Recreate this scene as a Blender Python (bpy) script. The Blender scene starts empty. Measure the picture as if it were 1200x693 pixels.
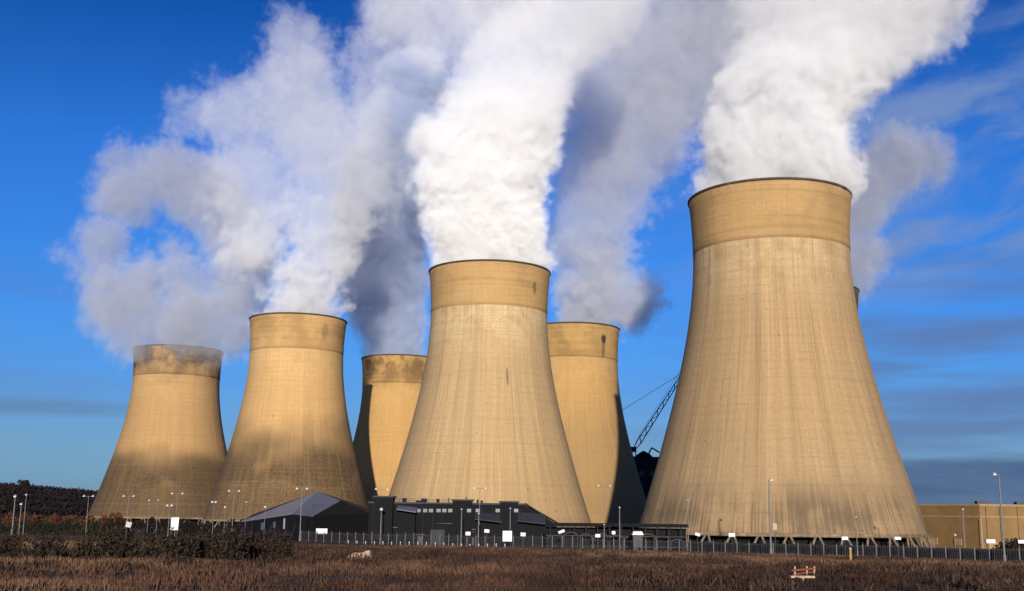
import bpy, bmesh, math, random
import numpy as np
from mathutils import Vector, Matrix, noise as mnoise

random.seed(7)
rng = np.random.default_rng(7)
scene = bpy.context.scene
COL = scene.collection
R = math.radians

# ------------------------------------------------------------------ camera
F, PITCH, ROLL, CAMH = 1326.5, R(10.933), R(0.696), 11.82
cam_d = bpy.data.cameras.new('camera')
cam_d.sensor_width = 36.0
cam_d.lens = F / 1200 * 36
cam_d.clip_start = 0.5
cam_d.clip_end = 30000
cam = bpy.data.objects.new('camera', cam_d)
COL.objects.link(cam)
CROT = Matrix.Rotation(R(90) + PITCH, 3, 'X') @ Matrix.Rotation(ROLL, 3, 'Z')
cam.matrix_world = Matrix.Translation((0, 0, CAMH)) @ CROT.to_4x4()
scene.camera = cam


def ray(px, py):
    return CROT @ Vector(((px - 600) / F, -(py - 346.5) / F, -1.0))


def at(px, py, Y):
    """world point at world depth Y seen at photo pixel px,py"""
    d = ray(px, py)
    return Vector((0, 0, CAMH)) + d * (Y / d.y)


# ------------------------------------------------------------------ terrain
FP0, FP1 = (-62.0, 345.0), (125.0, 233.0)


def sstep(a, b, t):
    t = min(1.0, max(0.0, (t - a) / (b - a)))
    return t * t * (3 - 2 * t)


def fence_y(x):
    t = (x - FP0[0]) / (FP1[0] - FP0[0])
    return min(400.0, max(205.0, FP0[1] + t * (FP1[1] - FP0[1])))


def ground_z(x, y):
    fy = fence_y(x)
    zf = 3.0 + 7.1 * (1 - min(1.15, max(-.6, y / fy)))
    zf = max(zf, 2.95)
    k = 1 - sstep(fy + 3, fy + 26, y)
    n = 0.35 * mnoise.noise(Vector((x * .05, y * .035, 3.1))) + 0.13 * mnoise.noise(Vector((x * .21, y * .17, 7.7)))
    far = 1 - sstep(150, 400, abs(x) * .5 + max(0, y - 200))
    return zf * k + n * far * (k * .9 + .1) - 0.25 * (1 - k)


def ground_hit(px, py):
    d = ray(px, py)
    p = Vector((0, 0, CAMH))
    t = 20.0
    while t < 3000:
        q = p + d * t
        if q.z <= ground_z(q.x, q.y):
            return q
        t += 0.5
    return p + d * 300


# ------------------------------------------------------------------ mesh helpers
class MB:
    def __init__(s):
        s.v, s.f = [], []

    def add(s, vs, fs):
        o = len(s.v)
        s.v += [tuple(v) for v in vs]
        s.f += [tuple(i + o for i in f) for f in fs]
        return s

    def box(s, cx, cy, cz, sx, sy, sz, rz=0.0, M=None):
        vs = []
        c, n = math.cos(rz), math.sin(rz)
        for dz in (-.5, .5):
            for dx, dy in ((-.5, -.5), (.5, -.5), (.5, .5), (-.5, .5)):
                x, y = dx * sx, dy * sy
                vs.append((cx + x * c - y * n, cy + x * n + y * c, cz + dz * sz))
        return s.add(vs, [(3, 2, 1, 0), (4, 5, 6, 7), (0, 1, 5, 4), (1, 2, 6, 5), (2, 3, 7, 6), (3, 0, 4, 7)])

    def bar(s, a, b, r0, r1=None, n=6):
        a, b = Vector(a), Vector(b)
        r1 = r0 if r1 is None else r1
        d = (b - a).normalized()
        u = d.orthogonal().normalized()
        w = d.cross(u)
        vs = []
        for p, r in ((a, r0), (b, r1)):
            for i in range(n):
                t = 2 * math.pi * (i + .5) / n
                vs.append(p + (u * math.cos(t) + w * math.sin(t)) * r)
        fs = [(i, (i + 1) % n, n + (i + 1) % n, n + i) for i in range(n)]
        fs += [tuple(range(n - 1, -1, -1)), tuple(range(n, 2 * n))]
        return s.add(vs, fs)

    def path(s, pts, r, n=6):
        for a, b in zip(pts[:-1], pts[1:]):
            s.bar(a, b, r, r, n)
        return s

    def prism(s, poly, vec):
        """closed solid: polygon (list of points) swept by vec"""
        n = len(poly)
        vec = Vector(vec)
        vs = [Vector(p) for p in poly] + [Vector(p) + vec for p in poly]
        fs = [tuple(range(n)), tuple(range(2 * n - 1, n - 1, -1))]
        fs += [(i, n + i, n + (i + 1) % n, (i + 1) % n) for i in range(n)]
        return s.add(vs, fs)

    def lathe(s, prof, n=96):
        m = len(prof)
        vs = []
        for r, z in prof:
            for i in range(n):
                t = 2 * math.pi * i / n
                vs.append((r * math.cos(t), r * math.sin(t), z))
        fs = []
        for j in range(m - 1):
            for i in range(n):
                k = (i + 1) % n
                fs.append((j * n + i, j * n + k, (j + 1) * n + k, (j + 1) * n + i))
        return s.add(vs, fs)

    def build(s, name, mat, parent=None, smooth=False, fix=True):
        me = bpy.data.meshes.new(name)
        me.from_pydata(s.v, [], s.f)
        if fix:
            bm = bmesh.new()
            bm.from_mesh(me)
            bmesh.ops.recalc_face_normals(bm, faces=bm.faces)
            bm.to_mesh(me)
            bm.free()
        me.update()
        if mat:
            me.materials.append(mat)
        if smooth:
            me.polygons.foreach_set('use_smooth', [True] * len(me.polygons))
        o = bpy.data.objects.new(name, me)
        COL.objects.link(o)
        if parent:
            o.parent = parent
        return o


def tag(o, label=None, cat=None, group=None, kind=None):
    if label:
        o['label'] = label
    if cat:
        o['category'] = cat
    if group:
        o['group'] = group
    if kind:
        o['kind'] = kind
    return o


def empty(name, loc, rz=0.0):
    o = bpy.data.objects.new(name, None)
    COL.objects.link(o)
    o.location = loc
    o.rotation_euler = (0, 0, rz)
    return o


def copy_tree(o, parent=None):
    c = o.copy()
    COL.objects.link(c)
    if parent:
        c.parent = parent
    for ch in list(o.children):
        copy_tree(ch, c)
    return c


# ------------------------------------------------------------------ material helpers
class NT:
    def __init__(s, tree):
        s.t = tree
        s.t.nodes.clear()

    def n(s, typ, **kw):
        nd = s.t.nodes.new(typ)
        for k, v in kw.items():
            setattr(nd, k, v)
        return nd

    def link(s, a, b):
        s.t.links.new(a, b)

    def put(s, sock, v):
        if isinstance(v, bpy.types.NodeSocket):
            s.link(v, sock)
        elif v is not None:
            if sock.type == 'RGBA' and hasattr(v, '__len__') and len(v) == 3:
                v = (*v, 1)
            sock.default_value = v

    def m(s, op, a, b=None, c=None, clamp=False):
        nd = s.n('ShaderNodeMath', operation=op, use_clamp=clamp)
        for i, v in enumerate((a, b, c)):
            if v is not None:
                s.put(nd.inputs[i], v)
        return nd.outputs[0]

    def vm(s, op, a, b=None, out=0):
        nd = s.n('ShaderNodeVectorMath', operation=op)
        s.put(nd.inputs[0], a)
        if b is not None:
            s.put(nd.inputs[1], b)
        return nd.outputs[out]

    def noise(s, vec, scale, detail=4, rough=.55, dist=0):
        nd = s.n('ShaderNodeTexNoise')
        if vec is not None:
            s.link(vec, nd.inputs['Vector'])
        nd.inputs['Scale'].default_value = scale
        nd.inputs['Detail'].default_value = detail
        nd.inputs['Roughness'].default_value = rough
        nd.inputs['Distortion'].default_value = dist
        return nd.outputs['Fac']

    def mix(s, fac, a, b, blend='MIX'):
        nd = s.n('ShaderNodeMix', data_type='RGBA', blend_type=blend)
        s.put(nd.inputs['Factor'], fac)
        s.put(nd.inputs[6], a)
        s.put(nd.inputs[7], b)
        return nd.outputs[2]

    def rng(s, v, a, b, c=0.0, d=1.0, typ='SMOOTHSTEP'):
        nd = s.n('ShaderNodeMapRange', interpolation_type=typ)
        s.put(nd.inputs['Value'], v)
        for k, q in zip(('From Min', 'From Max', 'To Min', 'To Max'), (a, b, c, d)):
            s.put(nd.inputs[k], q)
        return nd.outputs['Result']

    def xyz(s, v):
        nd = s.n('ShaderNodeSeparateXYZ')
        s.link(v, nd.inputs[0])
        return nd.outputs

    def comb(s, x, y, z):
        nd = s.n('ShaderNodeCombineXYZ')
        for i, v in enumerate((x, y, z)):
            s.put(nd.inputs[i], v)
        return nd.outputs[0]

    def principled(s, col, rough=.8, metal=0.0, normal=None):
        b = s.n('ShaderNodeBsdfPrincipled')
        s.put(b.inputs['Base Color'], col)
        s.put(b.inputs['Roughness'], rough)
        b.inputs['Metallic'].default_value = metal
        b.inputs['Specular IOR Level'].default_value = .25
        if normal is not None:
            s.link(normal, b.inputs['Normal'])
        o = s.n('ShaderNodeOutputMaterial')
        s.link(b.outputs[0], o.inputs['Surface'])
        return b


def new_mat(name):
    m = bpy.data.materials.new(name)
    m.use_nodes = True
    return m, NT(m.node_tree)


def simple(name, col, rough=.7, metal=0.0, var=.25, scale=1.2):
    """plain painted/metal surface with weathering noise"""
    m, t = new_mat(name)
    tc = t.n('ShaderNodeTexCoord').outputs['Object']
    f = t.noise(tc, scale, 5, .6)
    f2 = t.noise(tc, scale * 7, 3, .6)
    k = t.m('ADD', t.m('MULTIPLY', f, .7), t.m('MULTIPLY', f2, .3))
    lo = [c * (1 - var) for c in col]
    hi = [min(1, c * (1 + var)) for c in col]
    t.principled(t.mix(t.rng(k, .3, .7), lo, hi), rough, metal)
    return m


M = {}
M['rim_dark'] = simple('rim_concrete', (.07, .052, .035), .9)
M['column'] = simple('column_concrete', (.17, .125, .085), .9, var=.5)
M['lintel'] = simple('lintel_concrete', (.22, .155, .095), .9, var=.6, scale=.35)
M['basin'] = simple('basin_concrete', (.05, .045, .04), .9)
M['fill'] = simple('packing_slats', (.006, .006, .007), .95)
M['black'] = simple('black_cladding', (.0035, .004, .0055), .85)
M['black2'] = simple('dark_steel', (.009, .010, .014), .75)
M['greyroof'] = simple('grey_sheet_roof', (.23, .215, .22), .6, var=.12)
M['blueroof'] = simple('slate_blue_roof', (.105, .115, .16), .55, var=.12)
M['darkroof'] = simple('blue_black_roof', (.03, .033, .042), .7)
M['galv'] = simple('galvanised_steel', (.17, .165, .165), .6, .2)
M['galvdark'] = simple('weathered_steel', (.075, .07, .07), .7, .2)
M['white'] = simple('white_paint', (.70, .68, .65), .5, var=.06)
M['offwhite'] = simple('pale_grey_paint', (.42, .40, .38), .6, var=.1)
M['lens'] = simple('lamp_glass', (.75, .72, .66), .25, var=.05)
M['tan'] = simple('tan_cladding', (.215, .13, .052), .75, var=.16, scale=.15)
M['tanlight'] = simple('pale_tan_cladding', (.36, .23, .09), .75, var=.14, scale=.15)
M['tantrim'] = simple('tan_trim', (.30, .205, .10), .7)
M['crane'] = simple('crane_paint', (.03, .035, .05), .6)
M['window'] = simple('window_glass', (.10, .11, .13), .2)
M['yellow'] = simple('yellow_paint', (.36, .25, .07), .6)
M['red'] = simple('orange_red_paint', (.22, .06, .035), .8, var=.4, scale=5)
M['cream'] = simple('cream_board', (.42, .31, .22), .8, var=.3, scale=3)
M['sand'] = simple('pale_sandstone', (.38, .26, .17), .9, var=.3)
M['bark'] = simple('bark', (.045, .03, .02), .95)
M['road'] = simple('asphalt', (.05, .048, .046), .9)
M['pipe'] = simple('pipe_lagging', (.075, .07, .068), .5, .3)


def leaf_mat(name, c0, c1, c2):
    m, t = new_mat(name)
    at_ = t.n('ShaderNodeAttribute', attribute_name='tint')
    v = at_.outputs['Fac']
    c = t.mix(t.rng(v, 0, .5), c0, c1)
    c = t.mix(t.rng(v, .5, 1), c, c2)
    t.principled(c, .9)
    return m


M['hedge'] = leaf_mat('bare_hedge_twigs', (.010, .0075, .0055), (.027, .018, .011), (.06, .041, .02))
M['rust'] = leaf_mat('rusty_hedge_leaves', (.05, .016, .007), (.10, .033, .013), (.13, .05, .02))
M['wood'] = leaf_mat('winter_wood', (.007, .006, .006), (.012, .009, .008), (.02, .014, .011))
M['green'] = leaf_mat('dark_green_leaves', (.006, .009, .005), (.011, .016, .007), (.02, .024, .010))
M['grass'] = leaf_mat('heath_grass', (.030, .015, .009), (.088, .044, .026), (.155, .09, .05))

# ------------------------------------------------------------------ ground
mg, t = new_mat('heath_ground')
tc = t.n('ShaderNodeTexCoord').outputs['Object']
n1 = t.noise(tc, .06, 5, .6)
n2 = t.noise(tc, .7, 6, .65)
n3 = t.noise(tc, 5., 4, .6)
c = t.mix(t.rng(n1, .35, .65), (.042, .018, .012), (.09, .042, .025))
c = t.mix(t.rng(n2, .4, .75), c, (.11, .066, .04))
c = t.mix(t.m('MULTIPLY', t.rng(n3, .45, .7), .6), c, (.035, .017, .011))
x, y, z = t.xyz(tc)
station = t.rng(z, 1.6, .4)
c = t.mix(station, c, (.010, .009, .008))
bmp = t.n('ShaderNodeBump')
bmp.inputs['Strength'].default_value = .9
bmp.inputs['Distance'].default_value = .5
t.link(n2, bmp.inputs['Height'])
t.principled(c, .95, 0, bmp.outputs[0])

xs = np.unique(np.concatenate([np.linspace(-9000, -400, 14), np.linspace(-400, -160, 17), np.arange(-160, 161, 2.5),
                               np.linspace(160, 400, 17), np.linspace(400, 9000, 14)]))
ys = np.unique(np.concatenate([np.linspace(-600, -20, 12), np.arange(-20, 380, 2.5), np.linspace(380, 900, 24),
                               np.linspace(900, 14000, 16)]))
gv = [(X, Y, ground_z(X, Y)) for Y in ys for X in xs]
nx = len(xs)
gf = [(j * nx + i, j * nx + i + 1, (j + 1) * nx + i + 1, (j + 1) * nx + i) for j in range(len(ys) - 1) for i in range(nx - 1)]
g = MB().add(gv, gf).build('ground', mg, smooth=True, fix=False)
tag(g, kind='structure')

# foreground grass, tufts of blades through the field (one mass)


def tuft_mesh(name, pts, mat, hmin, hmax, wid, blades, kind='stuff', label=None, cat=None):
    V, Fc, T = [], [], []
    n = len(pts)
    idx = 0
    for (px_, py_, pz_, tint, sc) in pts:
        for b in range(blades):
            a = rng.uniform(0, 2 * math.pi)
            h = rng.uniform(hmin, hmax) * sc
            r0 = rng.uniform(0, .28) * sc
            ln = rng.uniform(.1, .6) * h
            bx, by = px_ + r0 * math.cos(a), py_ + r0 * math.sin(a)
            ax = rng.uniform(0, math.pi)
            wx, wy = math.cos(ax) * wid * sc, math.sin(ax) * wid * sc
            V += [(bx - wx, by - wy, pz_ - .1), (bx + wx, by + wy, pz_ - .1),
                  (bx + ln * math.cos(a), by + ln * math.sin(a), pz_ + h)]
            Fc.append((idx, idx + 1, idx + 2))
            idx += 3
            T.append(min(1, max(0, tint + rng.normal(0, .16))))
    me = bpy.data.meshes.new(name)
    me.from_pydata(V, [], Fc)
    me.materials.append(mat)
    at_ = me.attributes.new('tint', 'FLOAT', 'FACE')
    at_.data.foreach_set('value', T)
    o = bpy.data.objects.new(name, me)
    COL.objects.link(o)
    tag(o, label, cat, kind=kind)
    return o


pts = []
while len(pts) < 21000:
    d = 34 + 230 * rng.random() ** 1.7
    a = rng.uniform(-.52, .52)
    X, Y = d * math.tan(a), d
    if Y > fence_y(X) - 2:
        continue
    cl = mnoise.noise(Vector((X * .11, Y * .06, 1.3))) * .5 + mnoise.noise(Vector((X * .45, Y * .3, 5.3))) * .4
    if rng.random() > .75 + cl * .9:
        continue
    band = mnoise.noise(Vector((X * .025, Y * .018, 9.3)))
    pts.append((X, Y, ground_z(X, Y), .40 + cl * .7 + band * .95, max(.45, .75 + 1.1 * max(-.3, cl) + .9 * max(0, band)) + d / 420))
tuft_mesh('heath_grass', pts, M['grass'], .10, .38, .055, 10, 'stuff', 'rough brown heath grass and heather covering the field', 'grass')

# low heather scrub between the grass, one mass
V, Fc, T = [], [], []
nm_ = 0
BQ = ground_hit(941, 678)
while nm_ < 330:
    d = 38 + 215 * rng.random() ** 1.3
    a = rng.uniform(-.5, .5)
    X, Y = d * math.tan(a), d
    if Y > fence_y(X) - 6 or mnoise.noise(Vector((X * .03, Y * .022, 4.4))) < -.02:
        continue
    if abs(X - BQ.x) < 3 and -14 < Y - BQ.y < 4:
        continue
    nm_ += 1
    gz = ground_z(X, Y)
    w_ = rng.uniform(.7, 2.2) * (1 + d / 250)
    h_ = rng.uniform(.28, .75)
    tone = rng.uniform(.05, .55)
    for k in range(190):
        v = rng.normal(size=3)
        v /= np.linalg.norm(v)
        q = v * rng.random() ** .4
        p = Vector((X + q[0] * w_, Y + q[1] * w_ * .8, gz + abs(q[2]) * h_))
        s_ = rng.uniform(.09, .22) * (1 + d / 220)
        aa = Vector((rng.normal(), rng.normal(), rng.normal() * .3)).normalized()
        u_ = Vector((rng.normal() * .4, rng.normal() * .4, 1)).normalized()
        n_ = u_.cross(aa).normalized()
        k0 = len(V)
        V += [tuple(p - u_ * s_), tuple(p + u_ * s_ * .3 - n_ * s_ * .13), tuple(p + u_ * s_), tuple(p + u_ * s_ * .1 + n_ * s_ * .13)]
        Fc.append((k0, k0 + 1, k0 + 2, k0 + 3))
        T.append(float(min(1, max(0, tone + rng.normal(0, .18)))))
me = bpy.data.meshes.new('heather_scrub')
me.from_pydata(V, [], Fc)
M['scrub'] = leaf_mat('heather_scrub', (.02, .011, .008), (.062, .033, .021), (.13, .08, .042))
me.materials.append(M['scrub'])
me.attributes.new('tint', 'FLOAT', 'FACE').data.foreach_set('value', T)
o = bpy.data.objects.new('heather_scrub', me)
COL.objects.link(o)
tag(o, 'dark low heather scrub in patches across the brown field', 'scrub', kind='stuff')

# ------------------------------------------------------------------ cooling towers
ZC = np.array([7, 20, 35, 50, 65, 80, 92, 104, 114.])
RC = np.array([44.08, 39.88, 35.52, 31.42, 28.15, 25.8, 24.9, 25.06, 25.99])
PC = np.polyfit((ZC - 60) / 60, RC, 5)


def rad(z):
    return float(np.polyval(PC, (z - 60) / 60))


ZCOL = 95.5      # bottom of the collar


def shell_mat(name, seed, base, low, lowz, collar, dirt, dirtz, streak, topstain, lowblot, skirt=0.0, spots=()):
    """weathered tower concrete in shell coordinates: base tone, lower tone and the height it begins,
    collar tone, dirt tone and height, strength of the vertical streaks and of the soot at the mouth"""
    m, t = new_mat(name)
    tc = t.n('ShaderNodeTexCoord').outputs['Object']
    x, y, z = t.xyz(tc)
    ang = t.m('ARCTAN2', x, t.m('MULTIPLY', y, -1))
    u = t.m('MULTIPLY', ang, 30)
    uv = t.comb(u, z, seed * 13.7)
    soft = t.noise(uv, .032, 2, .5)
    blot = t.noise(uv, .05, 5, .6)
    blot2 = t.noise(uv, .16, 6, .65)
    fine = t.noise(uv, 1.1, 4, .7)
    st = t.noise(t.comb(t.m('MULTIPLY', ang, 46), t.m('MULTIPLY', z, .03), seed * 3.1), .5, 6, .7)
    st2 = t.noise(t.comb(t.m('MULTIPLY', ang, 110), t.m('MULTIPLY', z, .045), seed * 5.3), .55, 5, .7)
    rows = t.noise(t.comb(t.m('MULTIPLY', u, .02), t.m('MULTIPLY', z, 1.0), seed * 1.9), .55, 4, .7)

    def dark(col, k):
        return [min(1, v * k) for v in col]
    # upper and lower tone meet along one of the lift joints
    zz = t.m('ADD', z, t.m('ADD', t.m('MULTIPLY', t.m('SUBTRACT', soft, .5), 40), t.m('MULTIPLY', t.m('SUBTRACT', blot2, .5), 8)))
    c = t.mix(t.rng(zz, lowz - 11, lowz + 9), low, base)
    # broad dirty patches low on the wall
    lb = t.m('MULTIPLY', t.rng(t.m('ADD', t.m('MULTIPLY', soft, .75), t.m('MULTIPLY', blot, .25)), .33, .47), t.rng(t.m('ADD', z, t.m('MULTIPLY', t.m('SUBTRACT', soft, .5), -40)), dirtz, dirtz * .6))
    lb = t.m('MAXIMUM', lb, t.m('MULTIPLY', t.rng(t.m('ADD', z, t.m('MULTIPLY', t.m('SUBTRACT', soft, .5), -18)), dirtz * .85, dirtz * .42), .9))
    c = t.mix(t.m('MULTIPLY', lb, lowblot), c, dirt)
    clean = t.m('SUBTRACT', 1.0, t.m('MULTIPLY', lb, .85 * min(1, lowblot * 1.1)))
    cz = t.rng(t.m('ADD', z, t.m('MULTIPLY', t.m('SUBTRACT', blot2, .5), 1.2)), ZCOL - .4, ZCOL + .4)
    inv = t.m('SUBTRACT', 1.0, cz)
    cc = t.mix(t.m('MULTIPLY', t.m('MULTIPLY', t.rng(rows, .40, .64), t.rng(blot, .3, .6)), .7), collar, dark(collar, .62))
    cc = t.mix(t.m('MULTIPLY', t.rng(blot, .42, .62), .55), cc, dark(collar, .66))
    cc = t.mix(t.m('MULTIPLY', t.rng(st2, .5, .7), .35), cc, dark(collar, .62))
    cc = t.mix(t.m('MULTIPLY', t.rng(soft, .5, .36), .5), cc, [a_ * .5 + b_ * .5 for a_, b_ in zip(dark(base, 1.15), dark(collar, 1.0))])
    c = t.mix(cz, c, cc)
    # pale lime wash running down from the collar joint
    wash = t.m('MULTIPLY', t.m('MULTIPLY', t.rng(t.m('ADD', z, t.m('MULTIPLY', st, 30)), 84, 108), inv), t.rng(blot2, .30, .6))
    c = t.mix(t.m('MULTIPLY', wash, .8 * streak), c, [min(1, a_ * k_) for a_, k_ in zip(base, (1.45, 1.6, 1.85))])
    # vertical rain streaks
    st0 = t.noise(t.comb(t.m('MULTIPLY', ang, 20), t.m('MULTIPLY', z, .012), seed * 7.7), .5, 5, .6)
    c = t.mix(t.m('MULTIPLY', t.m('MULTIPLY', t.m('MULTIPLY', t.rng(st0, .47, .68), inv), clean), .45 * streak), c, dark(base, 1.35))
    c = t.mix(t.m('MULTIPLY', t.m('MULTIPLY', t.rng(st0, .50, .32), inv), .40 * streak), c, dark(base, .66))
    sk = t.m('MULTIPLY', t.rng(st, .47, .70), t.m('SUBTRACT', 1.0, t.m('MULTIPLY', cz, .7)))
    c = t.mix(t.m('MULTIPLY', sk, .55 * streak), c, dark(base, .58))
    sk2 = t.m('MULTIPLY', t.rng(st2, .48, .74), t.m('SUBTRACT', 1.0, t.m('MULTIPLY', cz, .5)))
    c = t.mix(t.m('MULTIPLY', t.m('MULTIPLY', sk2, clean), .65 * streak), c, dark(base, 1.3))
    sk3 = t.m('MULTIPLY', t.rng(st2, .47, .26), t.m('SUBTRACT', 1.0, t.m('MULTIPLY', cz, .4)))
    c = t.mix(t.m('MULTIPLY', sk3, .30 + .25 * streak), c, dark(base, .62))
    # lift lines every 2.6 m and faint formwork joints
    fr = t.m('FRACT', t.m('DIVIDE', z, 2.6))
    ln = t.m('MULTIPLY', t.rng(t.m('ABSOLUTE', t.m('SUBTRACT', fr, .5)), .38, .5), t.rng(blot2, .35, .7))
    c = t.mix(t.m('MULTIPLY', ln, .34), c, dark(base, .5))
    fv = t.m('FRACT', t.m('MULTIPLY', ang, 72 / 6.28318))
    lv = t.m('MULTIPLY', t.rng(t.m('ABSOLUTE', t.m('SUBTRACT', fv, .5)), .38, .5), t.rng(blot2, .60, .36))
    c = t.mix(t.m('MULTIPLY', lv, .16), c, dark(base, .5))
    c = t.mix(t.m('MULTIPLY', t.rng(rows, .5, .72), .26), c, dark(base, .6))
    # grimy skirt just above the legs
    s3 = t.m('MULTIPLY', t.rng(t.m('ADD', z, t.m('MULTIPLY', st, 16)), 32, 21), t.rng(t.m('ADD', t.m('MULTIPLY', blot, .45), t.m('MULTIPLY', st2, .55)), .42, .56))
    c = t.mix(t.m('MULTIPLY', s3, skirt), c, (.075, .055, .038))
    if topstain:
        ts = t.m('MULTIPLY', t.rng(t.m('ADD', z, t.m('MULTIPLY', blot, 30)), 104, 126), t.rng(t.m('ADD', t.m('MULTIPLY', blot2, .5), t.m('MULTIPLY', blot, .5)), .42, .56))
        c = t.mix(t.m('MULTIPLY', ts, topstain), c, (.04, .03, .024))
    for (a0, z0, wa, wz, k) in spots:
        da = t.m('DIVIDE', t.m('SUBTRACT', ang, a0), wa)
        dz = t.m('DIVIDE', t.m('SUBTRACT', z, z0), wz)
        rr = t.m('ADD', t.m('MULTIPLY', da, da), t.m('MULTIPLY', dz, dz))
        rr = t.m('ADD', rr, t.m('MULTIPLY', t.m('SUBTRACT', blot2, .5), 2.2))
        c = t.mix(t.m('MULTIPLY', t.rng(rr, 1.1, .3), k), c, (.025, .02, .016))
    c = t.mix(t.m('MULTIPLY', t.rng(fine, .38, .75), .36), c, dark(base, .58))
    spot = t.rng(t.noise(uv, .5, 3, .5), .70, .78)
    c = t.mix(t.m('MULTIPLY', spot, .55), c, (.06, .045, .03))
    bmp = t.n('ShaderNodeBump')
    bmp.inputs['Strength'].default_value = .55
    bmp.inputs['Distance'].default_value = .3
    t.link(t.m('ADD', t.m('MULTIPLY', fine, .5), t.m('ADD', rows, st)), bmp.inputs['Height'])
    t.principled(c, .92, 0, bmp.outputs[0])
    return m


NSEG = 144
# one inverted-V leg, shared by every tower
LEGB, LEGT = 46.6, 43.9
NLEG = 36


def leg_mesh():
    b = MB()
    da = math.pi / NLEG
    top = Vector((LEGT, 0, 7.15))
    for s in (-1, 1):
        foot = Vector((LEGB * math.cos(da * s * .86), LEGB * math.sin(da * s * .86), .1))
        b.bar(foot, top + Vector((0, s * .32, 0)), .36, .33, 8)
    b.box(LEGT, 0, 7.0, 1.1, 1.5, .5)
    b.box(LEGB * math.cos(da * .86), LEGB * math.sin(da * .86), .35, 1.5, 1.5, .7)
    b.box(LEGB * math.cos(da * .86), -LEGB * math.sin(da * .86), .35, 1.5, 1.5, .7)
    return b


LEG_ME = None


def cooling_tower(x, y, sxy, mat, label, seed):
    global LEG_ME
    root = empty('cooling_tower', (x, y, 0))
    tag(root, label, 'cooling tower', 'concrete cooling towers of the power station')
    # shell: outer and inner skin
    prof = []
    zs = np.linspace(7, 113.4, 60)
    for zz in zs:
        prof.append((rad(zz) * sxy, zz))
    prof += [(rad(zz) * sxy - .6, zz) for zz in zs[::-1]]
    prof.append(prof[0])
    b = MB().lathe(prof, NSEG)
    b.build('shell', mat, root, True)
    # collar: the thickened upper band, a hand's breadth proud of the shell
    zs = np.linspace(ZCOL, 113.0, 12)
    prof = [(rad(zs[0]) * sxy + .02, ZCOL - .02)] + [(rad(zz) * sxy + .12, zz) for zz in zs] + [(rad(113) * sxy + .02, 113.05)]
    MB().lathe(prof, NSEG).build('collar', mat, root, True)
    # rim: dark coping ring with walkway
    rr = rad(114) * sxy
    prof = [(rr - .9, 113.4), (rr + .28, 113.3), (rr + .38, 113.45), (rr + .38, 113.85), (rr + .25, 114.0), (rr - .8, 114.0), (rr - .9, 113.4)]
    MB().lathe(prof, NSEG).build('rim', M['rim_dark'], root, True)
    # lintel ring over the legs
    rl = rad(7) * sxy
    prof = [(rl - .9, 6.7), (rl + .18, 6.6), (rl + .12, 7.5), (rl - .1, 7.55), (rl - .9, 6.7)]
    MB().lathe(prof, NSEG).build('lintel', M['lintel'], root, True)
    # dark packing inside, seen between the legs
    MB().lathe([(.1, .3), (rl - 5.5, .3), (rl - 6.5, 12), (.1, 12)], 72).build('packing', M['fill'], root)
    # cold water basin wall
    MB().lathe([(rl + 5, -1.0), (rl + 5, .9), (rl + 4.4, .9), (rl + 4.4, -.8), (.1, -.8)], 96).build('basin', M['basin'], root)
    if LEG_ME is None:
        o = leg_mesh().build('leg', M['column'], root)
        LEG_ME = o.data
        first = [o]
    else:
        first = []
    for i in range(NLEG):
        if first and i == 0:
            o = first[0]
        else:
            o = bpy.data.objects.new('leg', LEG_ME)
            COL.objects.link(o)
            o.parent = root
        o.rotation_euler = (0, 0, 2 * math.pi * i / NLEG)
        o.scale = (sxy, sxy, 1)
    return root


TW = {'six': (83.9, 358.8), 'four': (-9.7, 477.4), 'two': (-116.1, 608.3), 'one': (-217., 732.5),
      'three': (-75.1, 761.7), 'five': (34.4, 627.), 'seven': (133.4, 514.)}
GREY, YEL = (.40, .285, .165), (.43, .27, .105)
mats = {
    'six': shell_mat('shell_six', 1, (.385, .255, .125), (.36, .245, .128), 40, (.46, .28, .113), (.20, .145, .09), 20, 1.0, 0, .25, .75),
    'four': shell_mat('shell_four', 2, (.44, .302, .15), (.42, .28, .138), 34, (.48, .29, .113), (.25, .165, .085), 16, 1.0, 0, .25, .12, [(.86, 104, .06, 3.2, .6), (.30, 66, .022, 4, .5)]),
    'two': shell_mat('shell_two', 3, (.52, .32, .13), (.26, .165, .075), 57, (.52, .32, .13), (.046, .031, .019), 52, .4, .15, .92, .3, [(.77, 105, .10, 5, .35)]),
    'one': shell_mat('shell_one', 4, (.42, .255, .108), (.27, .17, .08), 40, (.36, .225, .10), (.046, .032, .02), 54, .4, .95, .92, .3),
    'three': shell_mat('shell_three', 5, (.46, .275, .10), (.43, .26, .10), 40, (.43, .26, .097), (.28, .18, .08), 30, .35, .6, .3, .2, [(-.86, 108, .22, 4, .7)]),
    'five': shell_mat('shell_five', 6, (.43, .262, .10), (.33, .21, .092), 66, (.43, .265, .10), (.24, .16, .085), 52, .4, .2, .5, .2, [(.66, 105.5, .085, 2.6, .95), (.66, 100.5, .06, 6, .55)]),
    'seven': shell_mat('shell_seven', 7, (.30, .20, .095), (.28, .18, .09), 40, (.17, .11, .055), (.2, .15, .09), 30, .5, .8, .5),
}
labels = {
    'six': 'largest cooling tower, nearest, at the right, with sooty stains above its legs',
    'four': 'tall pale streaked cooling tower in the middle behind the low black building',
    'two': 'cooling tower with dirty dark lower half behind the grey roofed barn',
    'one': 'leftmost cooling tower with sooty top, partly wrapped in low grey steam',
    'three': 'small yellow cooling tower with shaded left edge, between two larger towers',
    'five': 'yellow cooling tower right of the middle, black stain near its rim, right flank in shadow',
    'seven': 'cooling tower almost wholly hidden behind the nearest tower, only its rim edge showing',
}
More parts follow.
